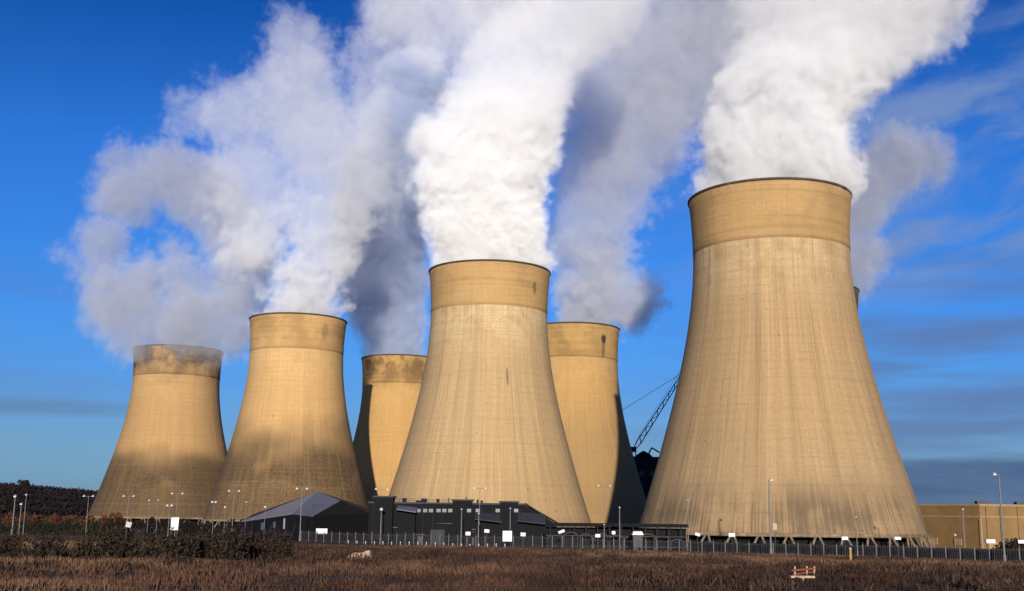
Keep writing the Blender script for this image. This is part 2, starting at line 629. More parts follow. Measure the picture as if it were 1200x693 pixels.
for i, k in enumerate(('six', 'four', 'two', 'one', 'three', 'five', 'seven')):
    cooling_tower(*TW[k], 1.09 if k == 'one' else 1.0, mats[k], labels[k], i)

# ------------------------------------------------------------------ steam
STEAM_STEP = 0.1


def steam_mat(name, blobs, D, amp, width, nscale, off, fade=(60, 200, 1.0), alb=(.997, .997, .997), aniso=-.2, detail=5, k=6.0, rough=.6):
    m, t = new_mat(name)
    tc = t.n('ShaderNodeTexCoord').outputs['Object']

    def nz(scale, det, ro):
        nd = t.n('ShaderNodeTexNoise')
        nd.inputs['Scale'].default_value = scale
        nd.inputs['Detail'].default_value = det
        nd.inputs['Roughness'].default_value = ro
        nd.inputs['Lacunarity'].default_value = 2.1
        t.link(tc, nd.inputs['Vector'])
        return nd.outputs['Fac']
    s = None
    for (c, r) in blobs:
        d = t.vm('DISTANCE', tc, tuple(c), out=1)
        q = t.m('SUBTRACT', r, d)
        s = q if s is None else t.m('SMOOTH_MAX', s, q, k)
    big = nz(nscale, 7, .66)
    lump = t.m('ABSOLUTE', t.m('SUBTRACT', nz(nscale * 2.4, 4, .6), .5))
    v = t.m('MULTIPLY_ADD', t.m('SUBTRACT', big, .5), 2.4 * amp, s)
    v = t.m('MULTIPLY_ADD', t.m('SUBTRACT', lump, .10), 2.6 * amp, v)
    v = t.m('DIVIDE', t.m('SUBTRACT', v, off), width, clamp=True)
    v = t.m('MULTIPLY', v, v)
    # thins out as it climbs
    hz = t.xyz(tc)[2]
    dens = t.m('MULTIPLY', v, t.rng(hz, fade[0], fade[1], D, D * fade[2], 'LINEAR'))
    pv = t.n('ShaderNodeVolumePrincipled')
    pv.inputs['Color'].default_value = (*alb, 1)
    pv.inputs['Anisotropy'].default_value = aniso
    t.link(dens, pv.inputs['Density'])
    o = t.n('ShaderNodeOutputMaterial')
    t.link(pv.outputs[0], o.inputs['Volume'])
    m.cycles.homogeneous_volume = False
    m.cycles.volume_step_rate = STEAM_STEP
    return m


def steam(tower, spec, D, amp, width, nscale, off, label, fade=(60, 200, 1.0), alb=(.997, .997, .997), aniso=-.2, detail=5, vox=4.0, seed=0, wob=4.0):
    """spec: list of (px, py, r_px, dy) -- lobe centre in the photo, radius, offset in depth"""
    tx, ty = TW[tower]
    blobs = []
    bm = bmesh.new()
    org = Vector((tx, ty, 114.0))
    for (px, py, rp, dy) in spec:
        p = at(px, py, ty + dy)
        dist = (CROT.transposed() @ (p - Vector((0, 0, CAMH)))).z * -1
        r = rp * dist / F
        blobs.append((p - org, r))
        bmesh.ops.create_icosphere(bm, subdivisions=3, radius=r + amp * .5 - min(0, off), matrix=Matrix.Translation(p - org))
    me = bpy.data.meshes.new('steam_raw')
    bm.to_mesh(me)
    bm.free()

    def remesh(mesh, size):
        tmp = bpy.data.objects.new('steam_raw', mesh)
        COL.objects.link(tmp)
        md = tmp.modifiers.new('remesh', 'REMESH')
        md.mode = 'VOXEL'
        md.voxel_size = size
        dg = bpy.context.evaluated_depsgraph_get()
        out = bpy.data.meshes.new_from_object(tmp.evaluated_get(dg), depsgraph=dg)
        bpy.data.objects.remove(tmp)
        return out
    nm = remesh(me, vox)
    nm.name = 'steam_plume'
    # ragged outline
    for v in nm.vertices:
        q = v.co + org
        h = mnoise.fractal(q * .045 + Vector((seed * 9.1, 0, 0)), 1.0, 2.1, 4) * wob
        v.co += v.normal * h
        # keep it inside the mouth below the rim
        if v.co.z < 1.0 and math.hypot(v.co.x, v.co.y) < 36 and tower not in ('one',):
            rr = math.hypot(v.co.x, v.co.y)
            if rr > 24.4:
                v.co.x *= 24.4 / rr
                v.co.y *= 24.4 / rr
            v.co.z = max(v.co.z, -7.0)
    nm = remesh(nm, vox * .8)        # a second pass clears any folds
    nm.name = 'steam_plume'
    bm = bmesh.new()
    bm.from_mesh(nm)
    # drop stray islands and closed cavities, keep the outer skin
    bm.verts.ensure_lookup_table()
    seen, best = set(), []
    for v0 in bm.verts:
        if v0.index in seen:
            continue
        stack, isl = [v0], []
        seen.add(v0.index)
        while stack:
            v = stack.pop()
            isl.append(v)
            for e in v.link_edges:
                w_ = e.other_vert(v)
                if w_.index not in seen:
                    seen.add(w_.index)
                    stack.append(w_)
        if len(isl) > len(best):
            best = isl
    keep = {v.index for v in best}
    bmesh.ops.delete(bm, geom=[v for v in bm.verts if v.index not in keep], context='VERTS')
    bm.to_mesh(nm)
    bm.free()
    nm.materials.clear()
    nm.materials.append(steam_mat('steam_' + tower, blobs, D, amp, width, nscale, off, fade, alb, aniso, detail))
    nm.polygons.foreach_set('use_smooth', [True] * len(nm.polygons))
    o = bpy.data.objects.new('steam_plume', nm)
    COL.objects.link(o)
    o.location = org
    tag(o, label, 'steam plume', 'steam plumes rising from the cooling towers')
    return o


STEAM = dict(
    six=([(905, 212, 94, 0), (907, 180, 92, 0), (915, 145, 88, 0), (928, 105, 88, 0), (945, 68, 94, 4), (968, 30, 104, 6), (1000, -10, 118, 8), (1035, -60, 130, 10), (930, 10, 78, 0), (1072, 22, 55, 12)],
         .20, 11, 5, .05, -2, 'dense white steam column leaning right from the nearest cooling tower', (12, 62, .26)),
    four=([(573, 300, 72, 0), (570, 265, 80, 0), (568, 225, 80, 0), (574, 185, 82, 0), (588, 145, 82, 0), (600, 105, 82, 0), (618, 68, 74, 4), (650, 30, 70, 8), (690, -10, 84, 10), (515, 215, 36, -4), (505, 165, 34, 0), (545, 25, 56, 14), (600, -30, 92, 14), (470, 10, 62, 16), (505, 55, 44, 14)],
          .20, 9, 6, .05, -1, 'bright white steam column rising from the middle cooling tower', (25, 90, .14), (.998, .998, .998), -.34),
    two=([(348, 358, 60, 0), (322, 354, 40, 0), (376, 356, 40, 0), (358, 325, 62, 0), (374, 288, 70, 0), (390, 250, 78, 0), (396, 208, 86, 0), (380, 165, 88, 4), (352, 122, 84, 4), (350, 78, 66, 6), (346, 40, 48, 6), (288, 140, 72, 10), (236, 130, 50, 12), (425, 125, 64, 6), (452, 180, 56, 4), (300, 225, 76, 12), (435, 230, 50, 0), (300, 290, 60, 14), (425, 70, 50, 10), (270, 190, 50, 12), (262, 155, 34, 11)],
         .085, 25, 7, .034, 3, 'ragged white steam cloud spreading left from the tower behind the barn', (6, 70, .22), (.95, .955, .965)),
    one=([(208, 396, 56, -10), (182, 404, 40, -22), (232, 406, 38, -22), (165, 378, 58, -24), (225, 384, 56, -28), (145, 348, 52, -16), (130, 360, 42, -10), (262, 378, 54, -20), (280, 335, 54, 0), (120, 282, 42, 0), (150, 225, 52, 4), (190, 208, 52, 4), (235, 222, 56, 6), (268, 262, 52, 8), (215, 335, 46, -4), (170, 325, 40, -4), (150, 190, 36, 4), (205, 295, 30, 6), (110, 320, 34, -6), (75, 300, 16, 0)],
         .034, 19, 9, .038, -2, 'low grey steam ring drifting left over the leftmost cooling tower', (60, 200, 1.0), (.68, .69, .74)),  # low albedo: the shade on this plume is put into its colour
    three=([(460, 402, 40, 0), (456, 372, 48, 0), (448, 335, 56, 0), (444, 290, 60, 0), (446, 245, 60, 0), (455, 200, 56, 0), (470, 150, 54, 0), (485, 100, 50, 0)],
           .085, 10, 9, .045, -4, 'shaded blue grey steam column between the two left steam clouds', (60, 200, 1.0), (.66, .74, .90)),  # darker, bluer albedo paints in shadow from the plume in front
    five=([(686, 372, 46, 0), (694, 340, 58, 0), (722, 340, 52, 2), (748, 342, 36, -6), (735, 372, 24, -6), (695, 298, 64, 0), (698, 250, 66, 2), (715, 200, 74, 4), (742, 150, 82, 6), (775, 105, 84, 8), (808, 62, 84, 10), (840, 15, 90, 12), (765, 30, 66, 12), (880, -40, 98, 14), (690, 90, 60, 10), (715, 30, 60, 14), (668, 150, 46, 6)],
          .07, 20, 7, .038, -1, 'grey steam column leaning right behind the bright middle steam column', (6, 60, .40), (.73, .745, .80)),  # grey albedo carries painted shade on top of the real shadowing
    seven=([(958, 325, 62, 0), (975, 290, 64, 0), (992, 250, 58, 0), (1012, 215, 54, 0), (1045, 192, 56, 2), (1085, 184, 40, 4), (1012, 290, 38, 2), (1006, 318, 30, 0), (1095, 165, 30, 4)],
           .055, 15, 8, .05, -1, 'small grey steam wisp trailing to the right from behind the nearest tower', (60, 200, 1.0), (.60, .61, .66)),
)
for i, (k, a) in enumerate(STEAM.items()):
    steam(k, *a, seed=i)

#REST
# ------------------------------------------------------------------ far hill and wood
HILL = [(-420, 566), (-200, 556), (-60, 560), (0, 564), (20, 566), (45, 567.5), (80, 570.5), (108, 573), (150, 579), (200, 586), (280, 594), (380, 600)]
hill_mat = simple('winter_hillside', (.012, .010, .009), .95, var=.4, scale=.02)
b = MB()
NR = 9
hv = []
crest = []
for (px, py) in HILL:
    p = at(px, py + 6.5, 1800.0)
    crest.append(p)
    for j in range(NR):
        f_ = j / (NR - 1)
        Y = 1250 + 1100 * f_
        prof = math.sin(math.pi * min(1, f_ * .98)) ** .8 if 0 < f_ < 1 else 0
        hv.append((p.x * Y / 1800.0, Y, -1.0 + (p.z + 1) * prof))
b.add(hv, [(i * NR + j, (i + 1) * NR + j, (i + 1) * NR + j + 1, i * NR + j + 1) for i in range(len(HILL) - 1) for j in range(NR - 1)])
tag(b.build('hill', hill_mat, None, True, False), kind='structure')


def leaf_cloud(name, lobes, n, size, mat, parent=None, zmin=None, seed=0):
    """leaf/twig clumps spread through lobes [(centre, (rx,ry,rz))]"""
    lr = np.random.default_rng(seed + 100)
    V, Fc, T = [], [], []
    wts = np.array([r[0] * r[1] + r[0] * r[2] for c_, r in lobes])
    wts = wts / wts.sum()
    i = 0
    tries = 0
    while i < n and tries < n * 6:
        tries += 1
        c_, r = lobes[lr.choice(len(lobes), p=wts)]
        v = lr.normal(size=3)
        v /= np.linalg.norm(v)
        q = v * lr.random() ** .42
        p = Vector((c_[0] + q[0] * r[0], c_[1] + q[1] * r[1], c_[2] + q[2] * r[2]))
        cl = mnoise.noise(p * (1.1 / max(.4, size * 3)) + Vector((seed, 0, 0)))
        if cl < -.22 or (zmin is not None and p.z < zmin):
            continue
        s = size * lr.uniform(.5, 1.3)
        a = Vector(lr.normal(size=3)).normalized()
        u = a.orthogonal().normalized()
        w_ = a.cross(u)
        k = len(V)
        V += [p - u * s - w_ * s * .3, p + u * s * .2 - w_ * s * .5, p + u * s + w_ * s * .2, p - u * s * .1 + w_ * s * .5]
        Fc.append((k, k + 1, k + 2, k + 3))
        T.append(min(1, max(0, .45 + cl * .7 + lr.normal(0, .2))))
        i += 1
    me = bpy.data.meshes.new(name)
    me.from_pydata([tuple(v) for v in V], [], Fc)
    me.materials.append(mat)
    me.attributes.new('tint', 'FLOAT', 'FACE').data.foreach_set('value', T)
    o = bpy.data.objects.new(name, me)
    COL.objects.link(o)
    if parent:
        o.parent = parent
    return o


lobes = []
for i in range(len(crest) - 1):
    p, q = crest[i], crest[i + 1]
    for k in range(10):
        f_ = (k + rng.random()) / 10
        c_ = p.lerp(q, f_)
        for dd in (0, -90, -180, -270, -360, -440, -500):
            s = (c_.y + dd) / 1800
            zc = (c_.z + 1) * math.sin(math.pi * min(1, ((1800 + dd - 1250) / 1100) * .98)) ** .8
            lobes.append(((c_.x * s, 1800 + dd, zc + 1), (rng.uniform(10, 20), 14, rng.uniform(3, 6))))
wd = leaf_cloud('far_wood', lobes, 26000, 1.9, M['wood'], seed=3)
tag(wd, 'dark leafless wood covering the far hillside at the left', 'wood', kind='stuff')


def tree(name, x, y, z, h, rx, mat, label, n, size, seed, cat='tree', lobes=7):
    root = empty(name, (x, y, z))
    tag(root, label, cat)
    b = MB()
    b.bar((0, 0, -.3), (0, 0, h * .55), h * .035, h * .018, 7)
    lr = random.Random(seed)
    lb = []
    for i in range(lobes):
        a = lr.uniform(0, 6.28)
        q = Vector((math.cos(a) * rx * lr.uniform(.2, .6), math.sin(a) * rx * lr.uniform(.2, .6), h * lr.uniform(.5, .82)))
        b.bar((0, 0, h * lr.uniform(.25, .5)), q, h * .016, h * .006, 5)
        lb.append((q, (rx * lr.uniform(.35, .55), rx * lr.uniform(.35, .55), h * lr.uniform(.14, .2))))
    b.build('trunk', M['bark'], root)
    leaf_cloud('crown', lb, n, size, mat, root, seed=seed)
    return root


p = at(28, 572, 1780)
tree('tree', p.x, p.y, p.z - 8, 21, 10, M['wood'], 'single taller dark tree standing out on the crest of the far hill', 900, 2.2, 5)


def hedge_belt(name, x0, x1, ytop, Y, mat, label, cat, n, size, thick, seed, hmul=1.0, ybump=2.5):
    p0, p1 = at(x0, ytop, Y), at(x1, ytop, Y)
    z0 = ground_z((p0.x + p1.x) / 2, Y)
    root = empty(name, ((p0.x + p1.x) / 2, Y, z0))
    tag(root, label, cat)
    lr = random.Random(seed)
    b = MB()
    lb = []
    L = p1.x - p0.x
    H = p0.z - z0
    m_ = max(5, int(L / (H * .4)))
    for i in range(m_):
        x = -L / 2 + L * (i + .5 + lr.uniform(-.3, .3)) / m_
        h = H * lr.uniform(.8, 1.06)
        y = lr.uniform(-.4, .4) * thick
        lb.append((Vector((x, y, h * .42)), (L / m_ * lr.uniform(.65, .95), thick * .6, h * .45)))
        lb.append((Vector((x + lr.uniform(-.5, .5), y, h * .72)), (L / m_ * lr.uniform(.45, .7), thick * .45, h * .28)))
    leaf_cloud('foliage', lb, n, size, mat, root, zmin=0, seed=seed)
    return root


hedge_belt('tree_belt', -60, 146, 599, 560, M['rust'], 'long rust brown belt of beech trees below the dark hill', 'hedge', 15000, .5, 5, 11)
hedge_belt('hedge', -60, 150, 606, 455, M['green'], 'dark green hedge running below the rust brown belt', 'hedge', 7000, .5, 3, 12)
hedge_belt('hedge', 138, 300, 606.5, 445, M['wood'], 'low black hedge below the foot of the second tower from the left', 'hedge', 11000, .45, 3, 13)

# ------------------------------------------------------------------ hedge bushes at the edge of the field
BUSH = [(-18, 30, 622, 657, 'thin brown bush at the left edge of the picture, first of the dark hedge', .6),
        (38, 86, 621, 659, 'second bush from the left in the dark hedge, with pale gaps', .75),
        (84, 122, 625, 660, 'low gappy bush in the dark hedge left of the pale grey sign', .7),
        (118, 172, 619, 660, 'dark bush standing below the pale grey sign board', 1.0),
        (166, 232, 620, 661, 'broad dark bush standing below the tall white notice board', 1.2),
        (224, 290, 618, 660, 'broad dark bush in the middle of the thick hedge end, left of the barn', 1.2),
        (282, 343, 621, 658, 'rightmost dark bush of the hedge, in front of the grey roofed barn', 1.1)]
for i, (x0, x1, yt, yb, lab, dens) in enumerate(BUSH):
    q = ground_hit((x0 + x1) / 2, yb)
    Y = q.y
    w_ = (x1 - x0) / F * Y
    h_ = (yb - yt) / F * Y
    root = empty('bush', (q.x, Y, ground_z(q.x, Y)))
    tag(root, lab, 'bush', 'bushes of the dark hedge in the field')
    lr = random.Random(i + 40)
    b = MB()
    lb = []
    for k in range(9):
        x = w_ * lr.uniform(-.42, .42)
        y = lr.uniform(-1, 1)
        h = h_ * lr.uniform(.72, 1.1)
        for s_ in range(3):
            b.bar((x * .8, y * .6, -.2), (x + lr.uniform(-.8, .8), y + lr.uniform(-.6, .6), h * lr.uniform(.8, 1.08)), .05, .012, 4)
        lb.append((Vector((x, y, h * .5)), (w_ * lr.uniform(.14, .22), 1.1, h * .48)))
        lb.append((Vector((x, y, h * .22)), (w_ * lr.uniform(.16, .24), 1.3, h * .3)))
    b.build('stems', M['bark'], root)
    leaf_cloud('foliage', lb, int(3600 * dens * w_ / 4), .12, M['hedge'], root, zmin=0, seed=i + 50)

tree('bush', at(1190, 640, 285).x, 285, ground_z(at(1190, 640, 285).x, 285), 8.2, 6.2, M['hedge'],
     'dark rounded bush in front of the tan warehouse at the right edge', 2600, .34, 31, 'bush', 12)

# ------------------------------------------------------------------ path and security fence
def fence_pt(s):
    """s metres along the fence"""
    a, c_ = Vector((*FP0, 0)), Vector((*FP1, 0))
    d = (c_ - a).normalized()
    return a + d * s


FL = (Vector(FP1) - Vector(FP0)).length
fd = (Vector((*FP1, 0)) - Vector((*FP0, 0))).normalized()
fn = Vector((fd.y, -fd.x, 0))
if fn.y > 0:
    fn = -fn          # towards the camera
b = MB()
vs_, fs_ = [], []
ns = 90
for i in range(ns + 1):
    c_ = fence_pt(-30 + (FL + 40) * i / ns)
    for j in (1.2, 2.6, 4.0):
        q = c_ + fn * j
        vs_.append((q.x, q.y, ground_z(q.x, q.y) + .09))
for i in range(ns):
    for j in range(2):
        fs_.append((i * 3 + j, i * 3 + j + 1, (i + 1) * 3 + j + 1, (i + 1) * 3 + j))
b.add(vs_, fs_)
tag(b.build('path', simple('gravel_path', (.13, .10, .085), .95, var=.35, scale=.8), None, True), kind='structure')

root = empty('security_fence', (fence_pt(0).x, fence_pt(0).y, ground_z(*fence_pt(0).xy)))
tag(root, 'long grey steel palisade fence running across behind the brown field', 'fence')
org = root.location.copy()
NP = 74
FH = 3.0
pm = MB().box(0, 0, FH / 2 - .1, .16, .16, FH + .35)
pm.bar((0, 0, FH + .05), (0, -.35, FH + .45), .05, .04, 5)
post0 = pm.build('post', M['galv'], root)
for i in range(NP + 1):
    o = post0 if i == 0 else post0.copy()
    if i:
        COL.objects.link(o)
    q = fence_pt(FL * i / NP)
    o.location = Vector((q.x, q.y, ground_z(q.x, q.y))) - org
    o.rotation_euler = (0, 0, math.atan2(fd.y, fd.x))
rails, rails_low, pales = MB(), MB(), MB()
for i in range(NP):
    q0, q1 = fence_pt(FL * i / NP), fence_pt(FL * (i + 1) / NP)
    z0, z1 = ground_z(q0.x, q0.y), ground_z(q1.x, q1.y)
    for h, rl_ in ((.45, rails_low), (FH - .4, rails)):
        rl_.bar(Vector((q0.x, q0.y, z0 + h)) - org, Vector((q1.x, q1.y, z1 + h)) - org, .045, .045, 4)
    for k in range(8):
        f_ = (k + .5) / 8
        q = q0.lerp(q1, f_) + fn * .07
        zz_ = z0 + (z1 - z0) * f_
        pales.bar(Vector((q.x, q.y, zz_ + .1)) - org, Vector((q.x, q.y, zz_ + FH + rng.uniform(-.03, .03))) - org, .036, .03, 4)
rails.build('rail', M['galvdark'], root)
rails_low.build('rail', M['galvdark'], root)
tag(pales.build('pales', M['galvdark'], root), kind='stuff')

root = empty('low_wall', (fence_pt(120).x, fence_pt(120).y, 2.0))
tag(root, 'low black wall running behind the fence below the nearest tower and the tan warehouse', 'wall')
wl = MB()
cp_ = MB()
s0, s1 = 122.0, FL + 12
for i in range(24):
    q0, q1 = fence_pt(s0 + (s1 - s0) * i / 24) - fn * 6, fence_pt(s0 + (s1 - s0) * (i + 1) / 24) - fn * 6
    m_ = (q0 + q1) / 2 - root.location
    a_ = math.atan2(fd.y, fd.x)
    wl.box(m_.x, m_.y, 1.2, (q1 - q0).length - .04, .3, 4.6, a_)
    cp_.box(m_.x, m_.y, 3.58, (q1 - q0).length - .02, .42, .14, a_)
wl.build('wall_panels', M['black'], root)
cp_.build('coping', M['black2'], root)

# short white markers at the near edge of the path
mk = empty('marker_post', (0, 0, 0))
MB().bar((0, 0, -.1), (0, 0, .62), .1, .09, 8).build('stake', M['offwhite'], mk)
MB().lathe([(.02, .94), (.10, .90), (.11, .62), (.02, .62)], 8).build('cap', M['white'], mk)
first = True
for i in range(19):
    px = 408 + i * 10.2
    # intersect the column of pixels with the path edge
    s = 0
    best = None
    for k in range(0, 2200):
        q = fence_pt(k * .1) + fn * 4.6
        pp = CROT.transposed() @ (Vector((q.x, q.y, ground_z(q.x, q.y))) - Vector((0, 0, CAMH)))
        u_ = 600 + F * pp.x / -pp.z
        if best is None or abs(u_ - px) < best[0]:
            best = (abs(u_ - px), q)
    q = best[1]
    o = mk if first else copy_tree(mk)
    first = False
    o.location = (q.x, q.y, ground_z(q.x, q.y))
    tag(o, 'short white topped marker post in the row along the path by the fence', 'marker post', 'white marker posts along the path')


# ------------------------------------------------------------------ lamp columns
def lamp_head():
    b = MB()
    vs = [(-.42, -.36, -.12), (.42, -.36, -.12), (.42, .36, .0), (-.42, .36, .0),
          (-.36, -.28, .30), (.36, -.28, .30), (.36, .28, .32), (-.36, .28, .32)]
    b.add(vs, [(3, 2, 1, 0), (4, 5, 6, 7), (0, 1, 5, 4), (1, 2, 6, 5), (2, 3, 7, 6), (3, 0, 4, 7)])
    b.box(0, .1, .37, .2, .4, .1)
    return b


HEAD_ME = None
LENS_ME = None


def lamp(px, py, Y, gap_px, label, single=None, r=.13, scale=1.0, head_mat=None):
    """px,py = middle of the head(s); gap_px = spacing of twin heads, 0 = single"""
    global HEAD_ME, LENS_ME
    p = at(px, py, Y)
    gz = ground_z(p.x, Y)
    h = p.z - gz
    root = empty('lamp_column', (p.x, Y, gz))
    tag(root, label, 'lamp column', 'lamp columns around the power station')
    b = MB()
    b.bar((0, 0, -.3), (0, 0, 1.6), r * 1.7, r * 1.6, 8)
    b.bar((0, 0, 1.6), (0, 0, h), r * 1.0, r * .6, 8)
    b.build('pole', M['galv'], root)
    g = gap_px / F * Y / 2
    if gap_px:
        offs = [(-g, 0), (g, 0)]
        MB().bar((-g, 0, h - .12), (g, 0, h - .12), .07, .07, 6).build('arm', M['galv'], root)
    else:
        ox = single or 0.0
        offs = [(ox, 0)]
        MB().path([(0, 0, h - .35), (ox * .5, 0, h - .08), (ox, -.1, h - .05)] if ox else [(0, 0, h - .4), (0, -.35, h - .05)], .06).build('arm', M['galv'], root)
    for (ox, oy) in offs:
        if HEAD_ME is None:
            o = lamp_head().build('lamp_head', M['offwhite'], root)
            HEAD_ME = o.data
        else:
            o = bpy.data.objects.new('lamp_head', HEAD_ME)
            COL.objects.link(o)
            o.parent = root
        o.location = (ox, oy - .1, h)
        o.scale = (scale * .85,) * 3
        o.rotation_euler = (R(24), 0, 0)
        if LENS_ME is None:
            l = MB().box(0, -.365, .07, .62, .05, .30).build('lens', M['lens'], o)
            LENS_ME = l.data
        else:
            l = bpy.data.objects.new('lens', LENS_ME)
            COL.objects.link(l)
            l.parent = o
    return root


# left: before the hill and the two left towers
lamp(18, 582, 330, 0, 'tall bright lamp column at the far left before the dark hill', None, .2, 1.15)
lamp(31, 580, 350, 0, 'slim lamp column just right of the tall bright one at far left', None, .12, .8)
lamp(25, 591, 350, 0, 'shortest lamp column at far left, between the two taller ones', None, .16, 1.0)
lamp(104, 581.5, 400, 10.5, 'twin headed lamp column standing at the left edge of the leftmost tower')
lamp(151, 581.5, 420, 11.5, 'twin headed lamp column before the left half of the leftmost tower')
lamp(175, 586.5, 420, 0, 'small single lamp column before the middle of the leftmost tower', None, .1, .8)
lamp(185.5, 586.5, 420, 0, 'small single lamp column just right of the middle of the leftmost tower', None, .1, .75)
lamp(208, 578.5, 400, 12, 'twin headed lamp column above the tall white notice board')
lamp(199, 592.5, 380, 5, 'low lamp column with two close bright heads left of the tall white notice board', None, .11, 1.1)
lamp(251, 588.5, 400, 4, 'lamp column with close wide heads at the gap between the two left towers', None, .11, 1.1)
lamp(264, 594.5, 380, 0, 'low single lamp column at the left foot of the second tower', None, .11, .9)
lamp(274.5, 575.5, 380, 11.5, 'twin headed lamp column before the left side of the second tower')
lamp(289, 588.5, 400, 0, 'single lamp column left of the low end of the grey barn roof', None, .1, .9)
lamp(311, 594.3, 400, 0, 'single bright lamp just above the low end of the grey barn roof', None, .1, 1.1)
lamp(354, 572.8, 352, 11.5, 'twin headed lamp column in front of the barn, left of its roof peak', None, .17)
lamp(447.5, 573.3, 345, 13, 'twin headed lamp column beside the left block of the black building', None, .12)
lamp(447, 597, 336, 0, 'short lamp column with bright round head before the left black block', None, .17, 1.25)
lamp(463, 586.5, 420, 0, 'single lamp peeping above the black roof at the foot of the middle tower', None, .1, .9)
lamp(541, 597, 322, 0, 'pale single lamp column before the second block of the black building', None, .15, .6)
lamp(562.5, 572, 345, 13, 'twin headed lamp column right of the second block of the black building', None, .12)
lamp(561, 602, 318, 0, 'pale single lamp column between the second and third black blocks', None, .16, .6)
lamp(598, 596, 318, 0, 'pale single lamp column before the third block of the black building', None, .14, .6)
lamp(708, 569.5, 420, 13.5, 'twin headed lamp column before the lit right side of the yellow tower', None, .12)
lamp(708, 615, 297, 0, 'short pale lamp column at the right end of the pipe gantry fence', None, .14, .5)
lamp(726, 595, 296, 0, 'pale lamp column before the shaded flank of the yellow tower', None, .15, .6)
lamp(806, 586, 285, 0, 'slim lamp column near the left foot of the nearest tower', None, .1, .5)
lamp(901, 562.5, 262, 0, 'tall pale lamp column in front of the middle of the nearest tower', .5, .2, .9)
lamp(1003, 606, 256, 0, 'slim short lamp column before the right side of the nearest tower', None, .1, .5)
lamp(1119, 627, 300, 0, 'low lamp with small head before the left wall of the tan warehouse', None, .1, .8)
lamp(1128, 597, 256, 0, 'lamp column before the left wall of the tan warehouse', None, .15, .6)
lamp(1170.5, 556, 240, 0, 'tallest lamp column with a head on a left arm at the right edge', -1.0, .2, 1.0)


# ------------------------------------------------------------------ notice boards
def sign(px, py, wpx, hpx, Y, label, tilt=0.0, posts=2, name='sign_board', cat='sign board', mat='white', face=None):
    p = at(px, py, Y)
    gz = ground_z(p.x, Y)
    w_, h_ = wpx * (.92 if wpx > 9 else .8) / F * Y, hpx * (.95 if hpx > 6 else .8) / F * Y
    root = empty(name, (p.x, Y, gz))
    tag(root, label, cat, 'white boards along the fence')
    zc = p.z - gz
    o = MB().box(0, 0, 0, w_, .07, h_).build('board', M[mat], root)
    o.location = (0, -.1, zc)
    o.rotation_euler = (R(-8), tilt, 0)
    xs_ = [0] if posts == 1 else [-w_ * .36, w_ * .36]
    for x in xs_:
        MB().bar((x, 0, -.2), (x, 0, zc + h_ * .3), .07, .07, 6).build('post', M['galvdark'], root)
    return root


sign(205, 614, 9.5, 15, 175, 'tall white notice board behind the dark hedge at the left')
sign(151, 615, 8, 6.5, 175, 'pale grey slanted board behind the dark hedge at the left', .2, 2, mat='offwhite')
sign(377, 622.8, 14, 6.5, 344, 'wide white board in front of the black gable wall of the barn')
sign(594.5, 628.5, 11.5, 12.5, 300, 'large square white notice board before the third black block')
sign(548.5, 625.5, 7, 5, 312, 'small white board left of the second lamp, under the second black block', 0, 1)
sign(570.5, 622.5, 7, 4.5, 309, 'small white board between the lamp and the large square notice board', .06, 1)
sign(613, 626.5, 7, 5, 305, 'small white board just right of the large square notice board', .05, 1)
sign(658, 623.2, 9, 3.6, 300, 'slanted white board at the left part of the pipe gantry', -.35, 1)
sign(700.5, 628, 7, 4.5, 299, 'small white board left of the short pale lamp by the gantry', 0, 1)
sign(719, 624.5, 5, 4.5, 299, 'narrow white board between two pale lamps at the pipe gantry', -.1, 1)
sign(817.5, 626.5, 7, 4, 284, 'slanted white board near the left legs of the nearest tower', .3, 1)
sign(857.5, 627, 9, 5, 280, 'white board before the legs, left of the tall middle lamp column', 0, 1)
sign(990, 631, 9, 4.5, 262, 'white board before the legs, right of the tall middle lamp column', 0, 1)
sign(1052, 631, 9, 4, 256, 'white board before the rightmost legs of the nearest tower', 0, 1)
sign(1160, 634.5, 13, 5.5, 249, 'wide white board before the tan warehouse, left of the tallest lamp', 0, 2)
sign(1199, 635, 13, 5, 246, 'white board at the right edge beside the dark rounded bush', 0, 2)
sign(908, 617.5, 6, 8, 275, 'cream box sign just right of the tall middle lamp column', 0, 1, mat='cream')

# small cabin with a white roof
p = at(747, 633, 303)
root = empty('cabin', (p.x, 303, ground_z(p.x, 303)))
tag(root, 'small grey cabin with a bright white roof in front of the pipe gantry', 'cabin')
zr = at(747, 627, 303).z - root.location.z
MB().box(0, 0, zr / 2 - .2, 2.5, 2.4, zr + .2).build('wall', M['galvdark'], root)
MB().prism([(-1.5, -1.4, zr), (1.5, -1.4, zr), (1.1, -1.0, zr + .9), (-1.1, -1.0, zr + .9)], (0, 2.6, 0)).build('roof', M['white'], root)
MB().box(.3, -1.23, 1.1, .9, .06, 2.0).build('door', M['black2'], root)

# ------------------------------------------------------------------ barn with folded grey roof
Av = [at(283, 612, 432), at(343, 603, 376), at(367, 606, 364), at(435, 603, 392), at(442, 600, 430), at(296, 604, 465)]
Bv, Gv = at(372, 577, 402), at(399, 588, 386)
c0 = Vector((Av[1].x, Av[1].y + 20, 1.0))
root = empty('barn', c0)
tag(root, 'dark barn with a folded grey and slate blue sheet roof', 'barn')
A_ = [v - c0 for v in Av]
B_, G_ = Bv - c0, Gv - c0


def sheet(name, faces, mat, th=.3):
    b = MB()
    for f_ in faces:
        b.prism([v + Vector((0, 0, .02)) for v in f_], (0, 0, th))
    return b.build(name, mat, root)


